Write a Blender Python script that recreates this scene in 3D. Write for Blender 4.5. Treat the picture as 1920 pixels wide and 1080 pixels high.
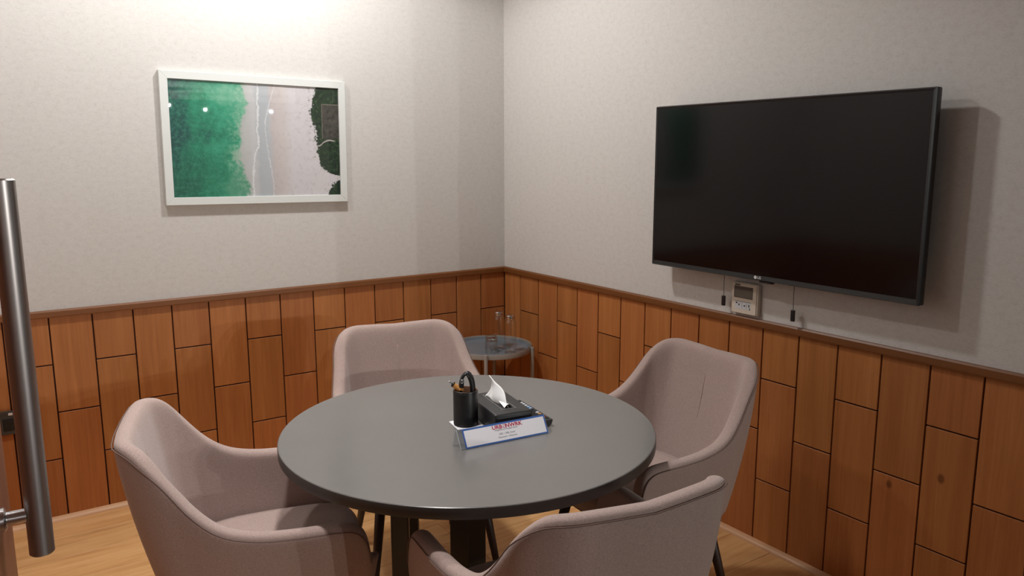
import bpy, bmesh, math, random
from mathutils import Vector, Matrix

for o in list(bpy.data.objects):
    bpy.data.objects.remove(o)
random.seed(7)
PI = math.pi
scene = bpy.context.scene
COL = scene.collection

# ------------------------------------------------------------------ camera
CAM_LOC = (-2.41848, -3.63968, 1.52024)
RIGHT = (0.82735, -0.56168, -0.00204)
DOWN = (-0.09620, -0.13813, -0.98573)
FWD = (0.55339, 0.81574, -0.16831)
cam_d = bpy.data.cameras.new('camera')
cam = bpy.data.objects.new('camera', cam_d)
COL.objects.link(cam)
R3 = Matrix((RIGHT, [-v for v in DOWN], [-v for v in FWD])).transposed()
cam.matrix_world = Matrix.Translation(CAM_LOC) @ R3.to_4x4()
cam_d.sensor_width = 36.0
cam_d.lens = 1462.53 / 1920 * 36.0
cam_d.clip_start = 0.02
scene.camera = cam

# ------------------------------------------------------------------ world, exposure
w = bpy.data.worlds.new('world')
scene.world = w
w.use_nodes = True
w.node_tree.nodes['Background'].inputs[0].default_value = (0.95, 0.97, 1.0, 1)
w.node_tree.nodes['Background'].inputs[1].default_value = 0.19
vs = scene.view_settings
vs.view_transform = 'Standard'
vs.look = 'None'
vs.gamma = 1.0
vs.exposure = 0.18
vs.use_curve_mapping = False
try:
    scene.cycles.use_denoising = True
    scene.cycles.max_bounces = 10
    scene.cycles.transparent_max_bounces = 40
    scene.cycles.sample_clamp_indirect = 4.0
    scene.cycles.caustics_reflective = False
    scene.cycles.caustics_refractive = False
except Exception:
    pass

CEIL = 2.8
# recessed ceiling lamps: x, y, watts, cone degrees, aim offset
LAMPS = [(-2.00, -0.76, 37, 166, (0, 0)),
         (-1.20, -0.75, 72, 166, (0, 0)),
         (-1.75, -1.85, 100, 84, (0, 0))]
# pendant lamps of the office beyond the glass partition: x, y, z, radius, watts
OFFICE = [(3.11, -14.05, 2.48, 0.034, 480), (1.75, -14.2, 2.49, 0.030, 480), (0.80, -13.0, 2.49, 0.026, 300)]
for x, y, z, r, pw in OFFICE:
    ld = bpy.data.lights.new('pendant_lamp_light', 'POINT')
    ld.energy = pw
    ld.shadow_soft_size = r
    ld.color = (1.0, 0.97, 0.94)
    lo = bpy.data.objects.new('pendant_lamp_light', ld)
    COL.objects.link(lo)
    lo.location = (x, y, z)
for i, (x, y, pw, cone, aim) in enumerate(LAMPS):
    ld = bpy.data.lights.new('downlight_lamp', 'SPOT')
    ld.energy = pw
    ld.spot_size = math.radians(cone)
    ld.spot_blend = 0.35 if cone > 120 else 0.8
    ld.shadow_soft_size = 0.07
    ld.color = (1.0, 0.975, 0.945)
    lo = bpy.data.objects.new('downlight_lamp', ld)
    COL.objects.link(lo)
    lo.location = (x, y, CEIL - 0.02)
    d = Vector((aim[0], aim[1], -1))
    lo.rotation_euler = d.to_track_quat('-Z', 'Y').to_euler()


# ------------------------------------------------------------------ material helpers
def lin(r, g, b):
    f = lambda c: (c / 255 / 12.92) if c / 255 <= 0.04045 else ((c / 255 + 0.055) / 1.055) ** 2.4
    return (f(r), f(g), f(b), 1)


class NT:
    def __init__(self, name):
        self.m = bpy.data.materials.new(name)
        self.m.use_nodes = True
        self.t = self.m.node_tree
        self.n = self.t.nodes
        self.b = self.n['Principled BSDF']
        self.out = self.n['Material Output']

    def node(self, typ, **kw):
        nd = self.n.new(typ)
        for k, v in kw.items():
            if k == 'ins':
                for i, val in v.items():
                    self.put(nd.inputs[i], val)
            else:
                setattr(nd, k, v)
        return nd

    def put(self, sock, val):
        if isinstance(val, bpy.types.NodeSocket):
            self.t.links.new(val, sock)
        else:
            sock.default_value = val

    def math(self, op, a, b=0.0, c=None, clamp=False):
        nd = self.node('ShaderNodeMath', operation=op, use_clamp=clamp)
        self.put(nd.inputs[0], a)
        self.put(nd.inputs[1], b)
        if c is not None:
            self.put(nd.inputs[2], c)
        return nd.outputs[0]

    def mix(self, fac, a, b, mode='MIX'):
        nd = self.node('ShaderNodeMix', data_type='RGBA', blend_type=mode)
        self.put(nd.inputs[0], fac)
        self.put(nd.inputs[6], a)
        self.put(nd.inputs[7], b)
        return nd.outputs[2]

    def noise(self, vec, scale, detail=3.0, rough=0.5, dist=0.0, out=0):
        nd = self.node('ShaderNodeTexNoise')
        self.put(nd.inputs['Vector'], vec)
        nd.inputs['Scale'].default_value = scale
        nd.inputs['Detail'].default_value = detail
        nd.inputs['Roughness'].default_value = rough
        nd.inputs['Distortion'].default_value = dist
        return nd.outputs[out]

    def mapping(self, vec, scale=(1, 1, 1), loc=(0, 0, 0)):
        nd = self.node('ShaderNodeMapping')
        self.put(nd.inputs['Vector'], vec)
        nd.inputs['Scale'].default_value = scale
        self.put(nd.inputs['Location'], loc)
        return nd.outputs[0]

    def ramp(self, fac, stops, interp='LINEAR'):
        nd = self.node('ShaderNodeValToRGB')
        cr = nd.color_ramp
        cr.interpolation = interp
        while len(cr.elements) < len(stops):
            cr.elements.new(0.5)
        for e, (p, c) in zip(cr.elements, stops):
            e.position = p
            e.color = c
        self.put(nd.inputs[0], fac)
        return nd.outputs[0]

    def smooth(self, v, lo, hi):
        nd = self.node('ShaderNodeMapRange', interpolation_type='SMOOTHSTEP')
        self.put(nd.inputs[0], v)
        self.put(nd.inputs[1], lo)
        self.put(nd.inputs[2], hi)
        return nd.outputs[0]

    def bump(self, h, strength=0.2, dist=0.002):
        nd = self.node('ShaderNodeBump')
        nd.inputs['Strength'].default_value = strength
        nd.inputs['Distance'].default_value = dist
        self.put(nd.inputs['Height'], h)
        self.put(self.b.inputs['Normal'], nd.outputs[0])

    def geo(self):
        return self.node('ShaderNodeNewGeometry').outputs['Position']

    def obj(self):
        return self.node('ShaderNodeTexCoord').outputs['Object']

    def rnd(self):
        return self.node('ShaderNodeObjectInfo').outputs['Random']

    def set(self, **kw):
        for k, v in kw.items():
            self.put(self.b.inputs[k.replace('_', ' ')], v)
        return self.m


def plain(name, col, rough=0.5, metal=0.0, vary=0.06, scale=40, spec=None):
    t = NT(name)
    n = t.noise(t.obj(), scale, 3)
    c0 = tuple(c * (1 - vary) for c in col[:3]) + (1,)
    c1 = tuple(min(1, c * (1 + vary)) for c in col[:3]) + (1,)
    t.set(Base_Color=t.mix(n, c0, c1), Roughness=rough, Metallic=metal)
    if spec is not None:
        t.b.inputs['Specular IOR Level'].default_value = spec
    return t.m


def mat_wallpaper():
    t = NT('woven wallpaper')
    p = t.geo()
    fine = t.noise(t.mapping(p, (95, 95, 210)), 1.0, 4, 0.7)
    mid = t.noise(t.mapping(p, (34, 34, 60)), 1.0, 4, 0.65)
    f = t.math('ADD', t.math('MULTIPLY', fine, 0.55), t.math('MULTIPLY', mid, 0.45))
    c = t.ramp(f, [(0.30, lin(198, 194, 190)), (0.5, lin(211, 208, 205)), (0.72, lin(219, 217, 214))])
    dark = t.smooth(t.noise(t.mapping(p, (45, 45, 110), (3, 1, 9)), 1.0, 3, 0.6), 0.66, 0.78)
    c = t.mix(t.math('MULTIPLY', dark, 0.35), c, lin(176, 163, 150))
    t.bump(fine, 0.12, 0.001)
    return t.set(Base_Color=c, Roughness=0.88)


def mat_panel():
    t = NT('cherry veneer panel')
    p = t.geo()
    r = t.rnd()
    off = t.node('ShaderNodeCombineXYZ')
    t.put(off.inputs[0], t.math('MULTIPLY', r, 37.0))
    t.put(off.inputs[1], t.math('MULTIPLY', r, 11.0))
    t.put(off.inputs[2], t.math('MULTIPLY', r, 23.0))
    q = t.mapping(p, (34, 34, 1.6), off.outputs[0])
    grain = t.noise(q, 1.0, 5, 0.6, 0.5)
    q2 = t.mapping(p, (7, 7, 0.9), off.outputs[0])
    broad = t.noise(q2, 1.0, 3, 0.5, 1.2)
    q3 = t.mapping(p, (160, 160, 5), off.outputs[0])
    fine = t.noise(q3, 1.0, 2, 0.5)
    f = t.math('ADD', t.math('MULTIPLY', grain, 0.45), t.math('ADD', t.math('MULTIPLY', broad, 0.35), t.math('MULTIPLY', fine, 0.2)))
    c = t.ramp(f, [(0.28, lin(152, 92, 48)), (0.5, lin(174, 110, 61)), (0.72, lin(192, 128, 76))])
    tone = t.math('MULTIPLY_ADD', r, 0.14, 0.92)
    hsv = t.node('ShaderNodeHueSaturation')
    t.put(hsv.inputs['Color'], c)
    t.put(hsv.inputs['Value'], tone)
    t.put(hsv.inputs['Hue'], t.math('MULTIPLY_ADD', t.math('FRACT', t.math('MULTIPLY', r, 7.31)), 0.006, 0.4975))
    c = hsv.outputs[0]
    for kp, rad in (((0, -2.313, 0.434), 0.014), ((0, -2.478, 0.512), 0.016)):
        vm = t.node('ShaderNodeVectorMath', operation='DISTANCE')
        t.put(vm.inputs[0], t.mapping(p, (1, 1, 0.7), (0, 0, 0)))
        vm.inputs[1].default_value = (kp[0], kp[1], kp[2] * 0.7)
        k = t.math('SUBTRACT', 1.0, t.smooth(vm.outputs['Value'], rad * 0.35, rad))
        c = t.mix(t.math('MULTIPLY', k, 0.65), c, lin(70, 30, 12))
    t.bump(fine, 0.05, 0.0006)
    t.b.inputs['Specular IOR Level'].default_value = 0.35
    return t.set(Base_Color=c, Roughness=0.48)


def mat_oak():
    t = NT('light oak laminate')
    p = t.geo()
    r = t.rnd()
    off = t.node('ShaderNodeCombineXYZ')
    t.put(off.inputs[0], t.math('MULTIPLY', r, 31.0))
    t.put(off.inputs[1], t.math('MULTIPLY', r, 17.0))
    grain = t.noise(t.mapping(p, (2.2, 30, 30), off.outputs[0]), 1.0, 5, 0.6, 0.8)
    cath = t.noise(t.mapping(p, (1.1, 9, 9), off.outputs[0]), 1.0, 3, 0.5, 1.5)
    f = t.math('ADD', t.math('MULTIPLY', grain, 0.5), t.math('MULTIPLY', cath, 0.5))
    c = t.ramp(f, [(0.3, lin(184, 132, 80)), (0.5, lin(212, 164, 110)), (0.7, lin(226, 184, 130))])
    streak = t.smooth(t.noise(t.mapping(p, (3, 45, 45), off.outputs[0]), 1.0, 3, 0.5, 0.6), 0.62, 0.75)
    c = t.mix(t.math('MULTIPLY', streak, 0.45), c, lin(150, 98, 54))
    hsv = t.node('ShaderNodeHueSaturation')
    t.put(hsv.inputs['Color'], c)
    t.put(hsv.inputs['Value'], t.math('MULTIPLY_ADD', r, 0.14, 0.93))
    return t.set(Base_Color=hsv.outputs[0], Roughness=0.42)


def mat_fabric():
    t = NT('dusty rose woven upholstery')
    p = t.obj()
    n1 = t.noise(t.mapping(p, (260, 260, 520)), 1.0, 3, 0.6)
    n2 = t.noise(p, 420, 2, 0.6)
    n3 = t.noise(p, 7, 3, 0.5)
    f = t.math('ADD', t.math('MULTIPLY', n1, 0.55), t.math('MULTIPLY', n2, 0.45))
    c = t.ramp(f, [(0.3, lin(146, 124, 118)), (0.52, lin(172, 150, 143)), (0.75, lin(190, 170, 163))])
    c = t.mix(t.math('MULTIPLY', n3, 0.25), c, lin(160, 138, 130))
    t.bump(t.math('ADD', n1, n2), 0.22, 0.0009)
    t.b.inputs['Sheen Weight'].default_value = 0.25
    t.b.inputs['Sheen Roughness'].default_value = 0.5
    return t.set(Base_Color=c, Roughness=0.92)


def mat_leather(name, col, rough=0.42):
    t = NT(name)
    v = t.node('ShaderNodeTexVoronoi')
    t.put(v.inputs['Vector'], t.obj())
    v.inputs['Scale'].default_value = 700
    n = t.noise(t.obj(), 60, 3)
    t.bump(v.outputs['Distance'], 0.15, 0.0004)
    return t.set(Base_Color=t.mix(n, col, tuple(min(1, c * 1.5) for c in col[:3]) + (1,)), Roughness=rough)


def mat_pane(name, rough=0.02, tint=(1, 1, 1, 1), ior=1.45):
    """thin clear sheet: passes light straight through, mirrors by Fresnel"""
    t = NT(name)
    t.n.remove(t.b)
    tr = t.node('ShaderNodeBsdfTransparent')
    tr.inputs[0].default_value = tint
    gl = t.node('ShaderNodeBsdfGlossy')
    gl.inputs['Roughness'].default_value = rough
    ge = t.node('ShaderNodeNewGeometry')
    dt = t.node('ShaderNodeVectorMath', operation='DOT_PRODUCT')
    t.put(dt.inputs[0], ge.outputs['Normal'])
    t.put(dt.inputs[1], ge.outputs['Incoming'])
    f0 = ((ior - 1) / (ior + 1)) ** 2
    k = t.math('SUBTRACT', 1.0, t.math('ABSOLUTE', dt.outputs['Value']), clamp=True)
    fres = t.math('MULTIPLY_ADD', t.math('POWER', k, 5.0), 1 - f0, f0, clamp=True)
    mx = t.node('ShaderNodeMixShader')
    t.t.links.new(fres, mx.inputs[0])
    t.t.links.new(tr.outputs[0], mx.inputs[1])
    t.t.links.new(gl.outputs[0], mx.inputs[2])
    t.t.links.new(mx.outputs[0], t.out.inputs[0])
    return t.m


def mat_glass(name, rough=0.0, col=(0.97, 0.98, 0.98, 1)):
    t = NT(name)
    return t.set(Base_Color=col, Roughness=rough, Transmission_Weight=1.0, IOR=1.45)


def mat_emit(name, col, s):
    t = NT(name)
    t.b.inputs['Emission Strength'].default_value = s
    return t.set(Base_Color=(0.8, 0.8, 0.8, 1), Emission_Color=col)


def mat_steel(name, col, rough):
    t = NT(name)
    n = t.noise(t.mapping(t.obj(), (900, 900, 3)), 1.0, 3, 0.6)
    t.put(t.b.inputs['Roughness'], t.math('MULTIPLY_ADD', n, 0.18, rough))
    return t.set(Base_Color=t.mix(n, col, tuple(c * 0.8 for c in col[:3]) + (1,)), Metallic=1.0)


def mat_beach():
    """aerial photograph of a beach, printed: sea, surf, sand, trees (x right, z up in the print's own 0..1 box)"""
    t = NT('beach photograph print')
    g = t.node('ShaderNodeTexCoord').outputs['Generated']
    sp = t.node('ShaderNodeSeparateXYZ')
    t.put(sp.inputs[0], g)
    x = sp.outputs[0]
    v = t.math('SUBTRACT', 1.0, sp.outputs[2])
    g2 = t.mapping(g, (1.5, 1.0, 1.0))

    def curve(pts, inp):
        fc = t.node('ShaderNodeFloatCurve')
        cv = fc.mapping.curves[0]
        cv.points[0].location = pts[0]
        cv.points[1].location = pts[-1]
        for q in pts[1:-1]:
            cv.points.new(*q)
        fc.mapping.update()
        t.put(fc.inputs['Value'], inp)
        return fc.outputs[0]

    def nz(scale, amp, det=5, rough=0.65, loc=(0, 0, 0)):
        n = t.noise(t.mapping(g2, (1, 1, 1), loc), scale, det, rough)
        return t.math('MULTIPLY', t.math('SUBTRACT', n, 0.5), amp * 2.4)

    # sea
    deep = t.math('ADD', x, t.math('ADD', nz(3.0, 0.32), nz(14, 0.10)))
    sea = t.ramp(deep, [(0.0, lin(14, 74, 70)), (0.10, lin(14, 98, 82)), (0.2, lin(20, 130, 96)), (0.30, lin(48, 158, 122)), (0.40, lin(108, 182, 150))])
    low = t.math('MULTIPLY', t.smooth(t.math('ADD', v, nz(4, 0.3)), 0.45, 0.9), 0.45)
    sea = t.mix(low, sea, lin(8, 112, 78))
    tex = t.noise(g2, 30, 6, 0.75)
    sea = t.mix(t.math('MULTIPLY', t.smooth(tex, 0.42, 0.66), 0.30), sea, lin(90, 180, 150))
    # surf and sand
    shore = curve([(0, 0.425), (0.12, 0.425), (0.25, 0.425), (0.36, 0.400), (0.46, 0.397), (0.56, 0.392), (0.64, 0.370), (0.72, 0.390), (0.82, 0.410), (0.92, 0.435), (1, 0.425)], v)
    d = t.math('ADD', t.math('SUBTRACT', x, shore), t.math('ADD', nz(9, 0.035), nz(30, 0.034)))
    sand = t.ramp(t.math('ADD', x, nz(6, 0.03)), [(0.40, lin(190, 192, 190)), (0.47, lin(204, 204, 206)), (0.50, lin(186, 192, 198)), (0.555, lin(190, 196, 202)), (0.58, lin(206, 196, 196)), (0.64, lin(214, 205, 204)), (0.70, lin(222, 218, 222)), (0.9, lin(226, 222, 226))])
    sand = t.mix(t.math('MULTIPLY', t.smooth(t.noise(g2, 22, 6, 0.75), 0.48, 0.68), 0.4), sand, lin(182, 176, 176))
    for pts, wd, am in (([(0, 0.50), (0.2, 0.495), (0.42, 0.487), (0.55, 0.49), (0.64, 0.468), (0.8, 0.455), (1, 0.452)], 0.006, 0.85),
                        ([(0, 0.60), (0.2, 0.56), (0.36, 0.537), (0.55, 0.542), (0.7, 0.557), (0.85, 0.57), (1, 0.568)], 0.004, 0.6)):
        ln = t.math('ABSOLUTE', t.math('SUBTRACT', t.math('ADD', x, t.math('ADD', nz(9, 0.012), nz(26, 0.012))), curve(pts, v)))
        ln = t.math('ADD', ln, t.math('ABSOLUTE', nz(30, 0.010)))
        sand = t.mix(t.math('MULTIPLY', t.math('SUBTRACT', 1.0, t.smooth(ln, wd * 0.3, wd * 1.6)), am), sand, lin(236, 238, 240))
    foam = t.smooth(d, -0.02, 0.012)
    c = t.mix(foam, sea, sand)
    halo = t.math('MULTIPLY', t.math('MULTIPLY', t.smooth(d, -0.10, -0.01), t.math('SUBTRACT', 1.0, foam)), t.smooth(t.noise(g2, 24, 5, 0.7), 0.42, 0.65))
    c = t.mix(t.math('MULTIPLY', halo, 0.6), c, lin(168, 200, 178))
    # a curl of pale water reaching out at mid height
    cx = t.node('ShaderNodeCombineXYZ')
    t.put(cx.inputs[0], t.math('MULTIPLY', t.math('SUBTRACT', x, 0.365), 1.5))
    t.put(cx.inputs[1], t.math('MULTIPLY', t.math('SUBTRACT', v, 0.63), 0.9))
    ln = t.node('ShaderNodeVectorMath', operation='LENGTH')
    t.put(ln.inputs[0], cx.outputs[0])
    cr = t.math('ADD', ln.outputs['Value'], nz(20, 0.03))
    curl = t.math('MULTIPLY', t.math('SUBTRACT', 1.0, t.smooth(cr, 0.025, 0.055)), 0.7)
    c = t.mix(curl, c, lin(156, 188, 168))
    # trees
    edge = curve([(0, 0.855), (0.06, 0.84), (0.14, 0.83), (0.24, 0.815), (0.32, 0.83), (0.42, 0.845), (0.56, 0.853), (0.68, 0.862), (0.74, 0.885), (0.785, 0.92), (0.815, 0.985), (0.825, 1.0), (0.845, 1.0), (0.865, 0.97), (0.90, 0.945), (0.95, 0.925), (1, 0.905)], v)
    td = t.math('ADD', t.math('SUBTRACT', x, edge), t.math('ADD', nz(12, 0.022), nz(34, 0.035)))
    tree = t.smooth(td, -0.004, 0.006)
    tc = t.ramp(t.noise(g2, 26, 6, 0.8), [(0.34, lin(8, 22, 14)), (0.48, lin(20, 44, 26)), (0.58, lin(44, 72, 42)), (0.68, lin(92, 112, 78))])
    plot = t.math('MULTIPLY', t.smooth(x, 0.885, 0.89), t.math('MULTIPLY', t.smooth(v, 0.155, 0.16), t.math('SUBTRACT', 1.0, t.smooth(v, 0.47, 0.475))))
    pc = t.ramp(t.noise(g2, 24, 5, 0.75), [(0.35, lin(40, 36, 34)), (0.65, lin(96, 90, 84))])
    tc = t.mix(t.math('MULTIPLY', plot, 0.85), tc, pc)
    ew = t.math('ABSOLUTE', t.math('SUBTRACT', x, 0.888))
    line = t.math('MULTIPLY', t.math('SUBTRACT', 1.0, t.smooth(ew, 0.001, 0.003)), t.math('MULTIPLY', t.smooth(v, 0.155, 0.16), t.math('SUBTRACT', 1.0, t.smooth(v, 0.47, 0.475))))
    eh = t.math('MULTIPLY', t.math('SUBTRACT', 1.0, t.smooth(t.math('ABSOLUTE', t.math('SUBTRACT', v, 0.157)), 0.002, 0.005)), t.smooth(x, 0.885, 0.89))
    tc = t.mix(t.math('MULTIPLY', t.math('MAXIMUM', line, eh), 0.6), tc, lin(150, 140, 132))
    pth = curve([(0, 0.54), (0.84, 0.54), (0.87, 0.535), (0.895, 0.505), (0.93, 0.485), (0.96, 0.49), (1, 0.5)], x)
    pl = t.math('SUBTRACT', 1.0, t.smooth(t.math('ABSOLUTE', t.math('SUBTRACT', v, pth)), 0.004, 0.009))
    tc = t.mix(t.math('MULTIPLY', t.math('MULTIPLY', pl, t.math('SUBTRACT', 1.0, t.smooth(x, 0.95, 0.98))), 0.85), tc, lin(196, 190, 186))
    c = t.mix(tree, c, tc)
    # scattered shrubs and huts along the edge of the sand
    spot = t.math('MULTIPLY', t.smooth(td, -0.07, -0.015), t.smooth(t.noise(g2, 30, 5, 0.75), 0.57, 0.63))
    c = t.mix(t.math('MULTIPLY', spot, 0.8), c, lin(72, 82, 62))
    return t.set(Base_Color=c, Roughness=0.6)


WALLPAPER = mat_wallpaper()
PANEL = mat_panel()
GROOVE = plain('dark panel groove', lin(62, 26, 12), 0.8)
RAIL = None
OAK = mat_oak()
FABRIC = mat_fabric()
BEACH = mat_beach()


def mat_rail(name, a, b, axis):
    t = NT(name)
    sc = [24, 24, 24]
    sc[axis] = 1.5
    n = t.noise(t.mapping(t.geo(), sc), 1.0, 4, 0.6, 0.4)
    return t.set(Base_Color=t.mix(n, a, b), Roughness=0.45)


RAIL_X = mat_rail('chair rail wood back', lin(108, 64, 27), lin(136, 82, 38), 0)
RAIL_Y = mat_rail('chair rail wood right', lin(104, 62, 27), lin(132, 80, 38), 1)
SHOE_X = mat_rail('pale quarter round back', lin(206, 160, 120), lin(222, 182, 144), 0)
SHOE_Y = mat_rail('pale quarter round right', lin(200, 150, 110), lin(220, 176, 136), 1)
CEILW = plain('white ceiling paint', lin(232, 230, 226), 0.9, vary=0.02)
WHITE_FRAME = plain('white lacquered frame', lin(220, 224, 222), 0.4, vary=0.02)
PANE = mat_pane('picture glass', 0.006)
CLEAR = mat_pane('clear acrylic', 0.03, (0.96, 0.98, 1.0, 1), 1.6)
GLASS = mat_pane('clear drinking glass', 0.015, (0.975, 0.985, 0.985, 1), 1.75)
FOOT = mat_pane('thick clear glass', 0.06, (0.95, 0.96, 0.96, 1), 2.3)
PARTITION = mat_pane('partition glass', 0.01, (0.93, 0.96, 0.95, 1))
BLACK = plain('black plastic', lin(26, 26, 28), 0.35)
BLACK_MATT = plain('matt black plastic', lin(20, 20, 21), 0.6)
SCREEN = plain('dark television screen', lin(12, 7, 9), 0.13, vary=0.02, spec=0.3)
WHITE_MARK = plain('white printed mark', lin(225, 225, 225), 0.5)
LEATHER = mat_leather('black grained leather', lin(34, 34, 35))
LEATHER_CUP = mat_leather('black cup leather', lin(20, 20, 21), 0.38)
CUP_IN = plain('brown cup lining', lin(120, 84, 62), 0.7)
STEEL = mat_steel('brushed stainless steel', (0.52, 0.49, 0.47, 1), 0.26)
CHROME = mat_steel('polished steel', (0.7, 0.7, 0.72, 1), 0.12)
GOLD = plain('gold plated metal', lin(222, 160, 92), 0.3, metal=0.35)
WALNUT = plain('dark walnut leg', lin(46, 26, 20), 0.5, vary=0.2)
TABLETOP = None
TRAYMET = plain('warm grey powder coat', lin(150, 143, 136), 0.5)
TRAYTOP = plain('blue grey tray enamel', lin(120, 132, 142), 0.22)
PAPER = plain('white card', lin(232, 230, 236), 0.6, vary=0.01)
EDGE = plain('frosted acrylic edge', lin(206, 212, 214), 0.3, vary=0.02)
BLUE = plain('blue border print', lin(58, 98, 168), 0.5)
RED = plain('red print', lin(176, 28, 66), 0.6)
GREYTXT = plain('grey print', lin(120, 118, 126), 0.6)
TISSUE = plain('white tissue', lin(242, 242, 242), 0.9, vary=0.02)
BEIGE = plain('aged beige plastic', lin(218, 208, 194), 0.5, vary=0.03)
LCD = plain('grey display', lin(112, 108, 100), 0.25)
LCDTOP = plain('dark display band', lin(84, 80, 74), 0.25)
STICKER = plain('pale sticker', lin(206, 210, 216), 0.5)
STITCH = plain('grey stitching', lin(120, 118, 116), 0.8)
LED = mat_emit('downlight diffuser glow', (1, 0.95, 0.88, 1), 9.0)
OUTLET = plain('charcoal outlet plastic', lin(64, 62, 60), 0.45)
SEAM = plain('upholstery seam', lin(112, 92, 86), 0.95)
FELT = plain('dark underside cloth', lin(40, 32, 30), 0.9)


def mat_table():
    t = NT('charcoal satin lacquer')
    n = t.noise(t.obj(), 5, 4, 0.6)
    n2 = t.noise(t.obj(), 300, 2, 0.6)
    t.put(t.b.inputs['Roughness'], t.math('MULTIPLY_ADD', n, 0.06, 0.20))
    t.b.inputs['Specular IOR Level'].default_value = 0.75
    t.bump(n2, 0.03, 0.0004)
    return t.set(Base_Color=t.mix(n, lin(107, 104, 102), lin(113, 110, 108)))


TABLETOP = mat_table()
EDGE_SHADE = plain('table edge with painted shade', lin(66, 64, 62), 0.4)  # tabletop paint darkened: shade on the vertical edge put into the colour
TABLELEG = plain('charcoal painted post', lin(62, 56, 52), 0.4)


# ------------------------------------------------------------------ geometry helpers
def obj(name, bm, mats, parent=None, smooth=False, loc=None, rot=None):
    me = bpy.data.meshes.new(name)
    bmesh.ops.recalc_face_normals(bm, faces=bm.faces[:])
    bm.to_mesh(me)
    bm.free()
    for m in (mats if isinstance(mats, (list, tuple)) else [mats]):
        me.materials.append(m)
    if smooth:
        for p in me.polygons:
            p.use_smooth = True
    o = bpy.data.objects.new(name, me)
    COL.objects.link(o)
    if parent:
        o.parent = parent
    if loc:
        o.location = loc
    if rot:
        o.rotation_euler = rot
    return o


def smooth_angle(o, deg=35):
    me = o.data
    for p in me.polygons:
        p.use_smooth = True
    try:
        me.set_sharp_from_angle(angle=math.radians(deg))
    except Exception:
        pass
    return o


def subsurf(o, n=1):
    m = o.modifiers.new('sub', 'SUBSURF')
    m.levels = m.render_levels = n
    return o


def tag(o, label=None, cat=None, group=None, kind=None):
    if label:
        o['label'] = label
    if cat:
        o['category'] = cat
    if group:
        o['group'] = group
    if kind:
        o['kind'] = kind
    return o


def thing(name, label, cat, loc=(0, 0, 0), rz=0.0, group=None):
    e = bpy.data.objects.new(name, None)
    e.empty_display_size = 0.05
    COL.objects.link(e)
    e.location = loc
    e.rotation_euler = (0, 0, rz)
    return tag(e, label, cat, group)


def add_box(bm, lo, hi, bevel=0.0, seg=1, mat=0, M=None):
    g = bmesh.ops.create_cube(bm, size=1.0)
    vs_ = g['verts']
    c = [(a + b) / 2 for a, b in zip(lo, hi)]
    s = [b - a for a, b in zip(lo, hi)]
    for v in vs_:
        v.co = Vector((v.co.x * s[0] + c[0], v.co.y * s[1] + c[1], v.co.z * s[2] + c[2]))
    fs = set(f for v in vs_ for f in v.link_faces)
    if bevel > 0:
        es = list(set(e for v in vs_ for e in v.link_edges))
        r = bmesh.ops.bevel(bm, geom=es, offset=bevel, segments=seg, affect='EDGES', profile=0.5)
        vs_ = list(set(r['verts']) | set(v for v in vs_ if v.is_valid))
        fs = set(f for v in vs_ for f in v.link_faces)
    for f in fs:
        f.material_index = mat
    if M is not None:
        for v in vs_:
            v.co = M @ v.co
    return vs_


def box(lo, hi, bevel=0.0, seg=1):
    bm = bmesh.new()
    add_box(bm, lo, hi, bevel, seg)
    return bm


def add_lathe(bm, prof, n=32, cx=0, cy=0, cap=True, mat=0, ph=0):
    rings = []
    for r, z in prof:
        rings.append([bm.verts.new((cx + r * math.cos(2 * PI * k / n + ph), cy + r * math.sin(2 * PI * k / n + ph), z)) for k in range(n)])
    for a, b in zip(rings, rings[1:]):
        for k in range(n):
            f = bm.faces.new((a[k], a[(k + 1) % n], b[(k + 1) % n], b[k]))
            f.material_index = mat
    if cap:
        for rg, rv in ((rings[0], True), (rings[-1], False)):
            f = bm.faces.new(list(reversed(rg)) if rv else rg)
            f.material_index = mat
    return rings


def lathe(prof, n=32, cap=True, cx=0, cy=0):
    bm = bmesh.new()
    add_lathe(bm, prof, n, cx, cy, cap)
    return bm


def add_tube(bm, pts, r, n=10, closed=False, mat=0):
    pts = [Vector(p) for p in pts]
    rs = r if isinstance(r, (list, tuple)) else [r] * len(pts)
    rings = []
    up = None
    L_ = len(pts)
    for i, p in enumerate(pts):
        a = pts[i - 1] if (i > 0 or closed) else p
        b = pts[(i + 1) % L_] if (i < L_ - 1 or closed) else p
        t = (b - a).normalized()
        if up is None:
            up = Vector((0, 0, 1)) if abs(t.z) < 0.9 else Vector((1, 0, 0))
        s = t.cross(up).normalized()
        up = s.cross(t).normalized()
        rings.append([bm.verts.new(p + (s * math.cos(2 * PI * k / n) + up * math.sin(2 * PI * k / n)) * rs[i]) for k in range(n)])
    m = L_ if closed else L_ - 1
    for i in range(m):
        a, b = rings[i], rings[(i + 1) % L_]
        for k in range(n):
            f = bm.faces.new((a[k], a[(k + 1) % n], b[(k + 1) % n], b[k]))
            f.material_index = mat
    if not closed:
        bm.faces.new(list(reversed(rings[0]))).material_index = mat
        bm.faces.new(rings[-1]).material_index = mat


def tube(pts, r, n=10, closed=False):
    bm = bmesh.new()
    add_tube(bm, pts, r, n, closed)
    return bm


def add_prism(bm, poly, axis, a, b, mat=0):
    """extrude a polygon of 2-D points along one axis from a to b"""
    def P(q, t):
        return {0: (t, q[0], q[1]), 1: (q[0], t, q[1]), 2: (q[0], q[1], t)}[axis]
    va = [bm.verts.new(P(q, a)) for q in poly]
    vb = [bm.verts.new(P(q, b)) for q in poly]
    n = len(poly)
    fs = [bm.faces.new(va), bm.faces.new(list(reversed(vb)))]
    for k in range(n):
        fs.append(bm.faces.new((va[k], vb[k], vb[(k + 1) % n], va[(k + 1) % n])))
    for f in fs:
        f.material_index = mat


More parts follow.
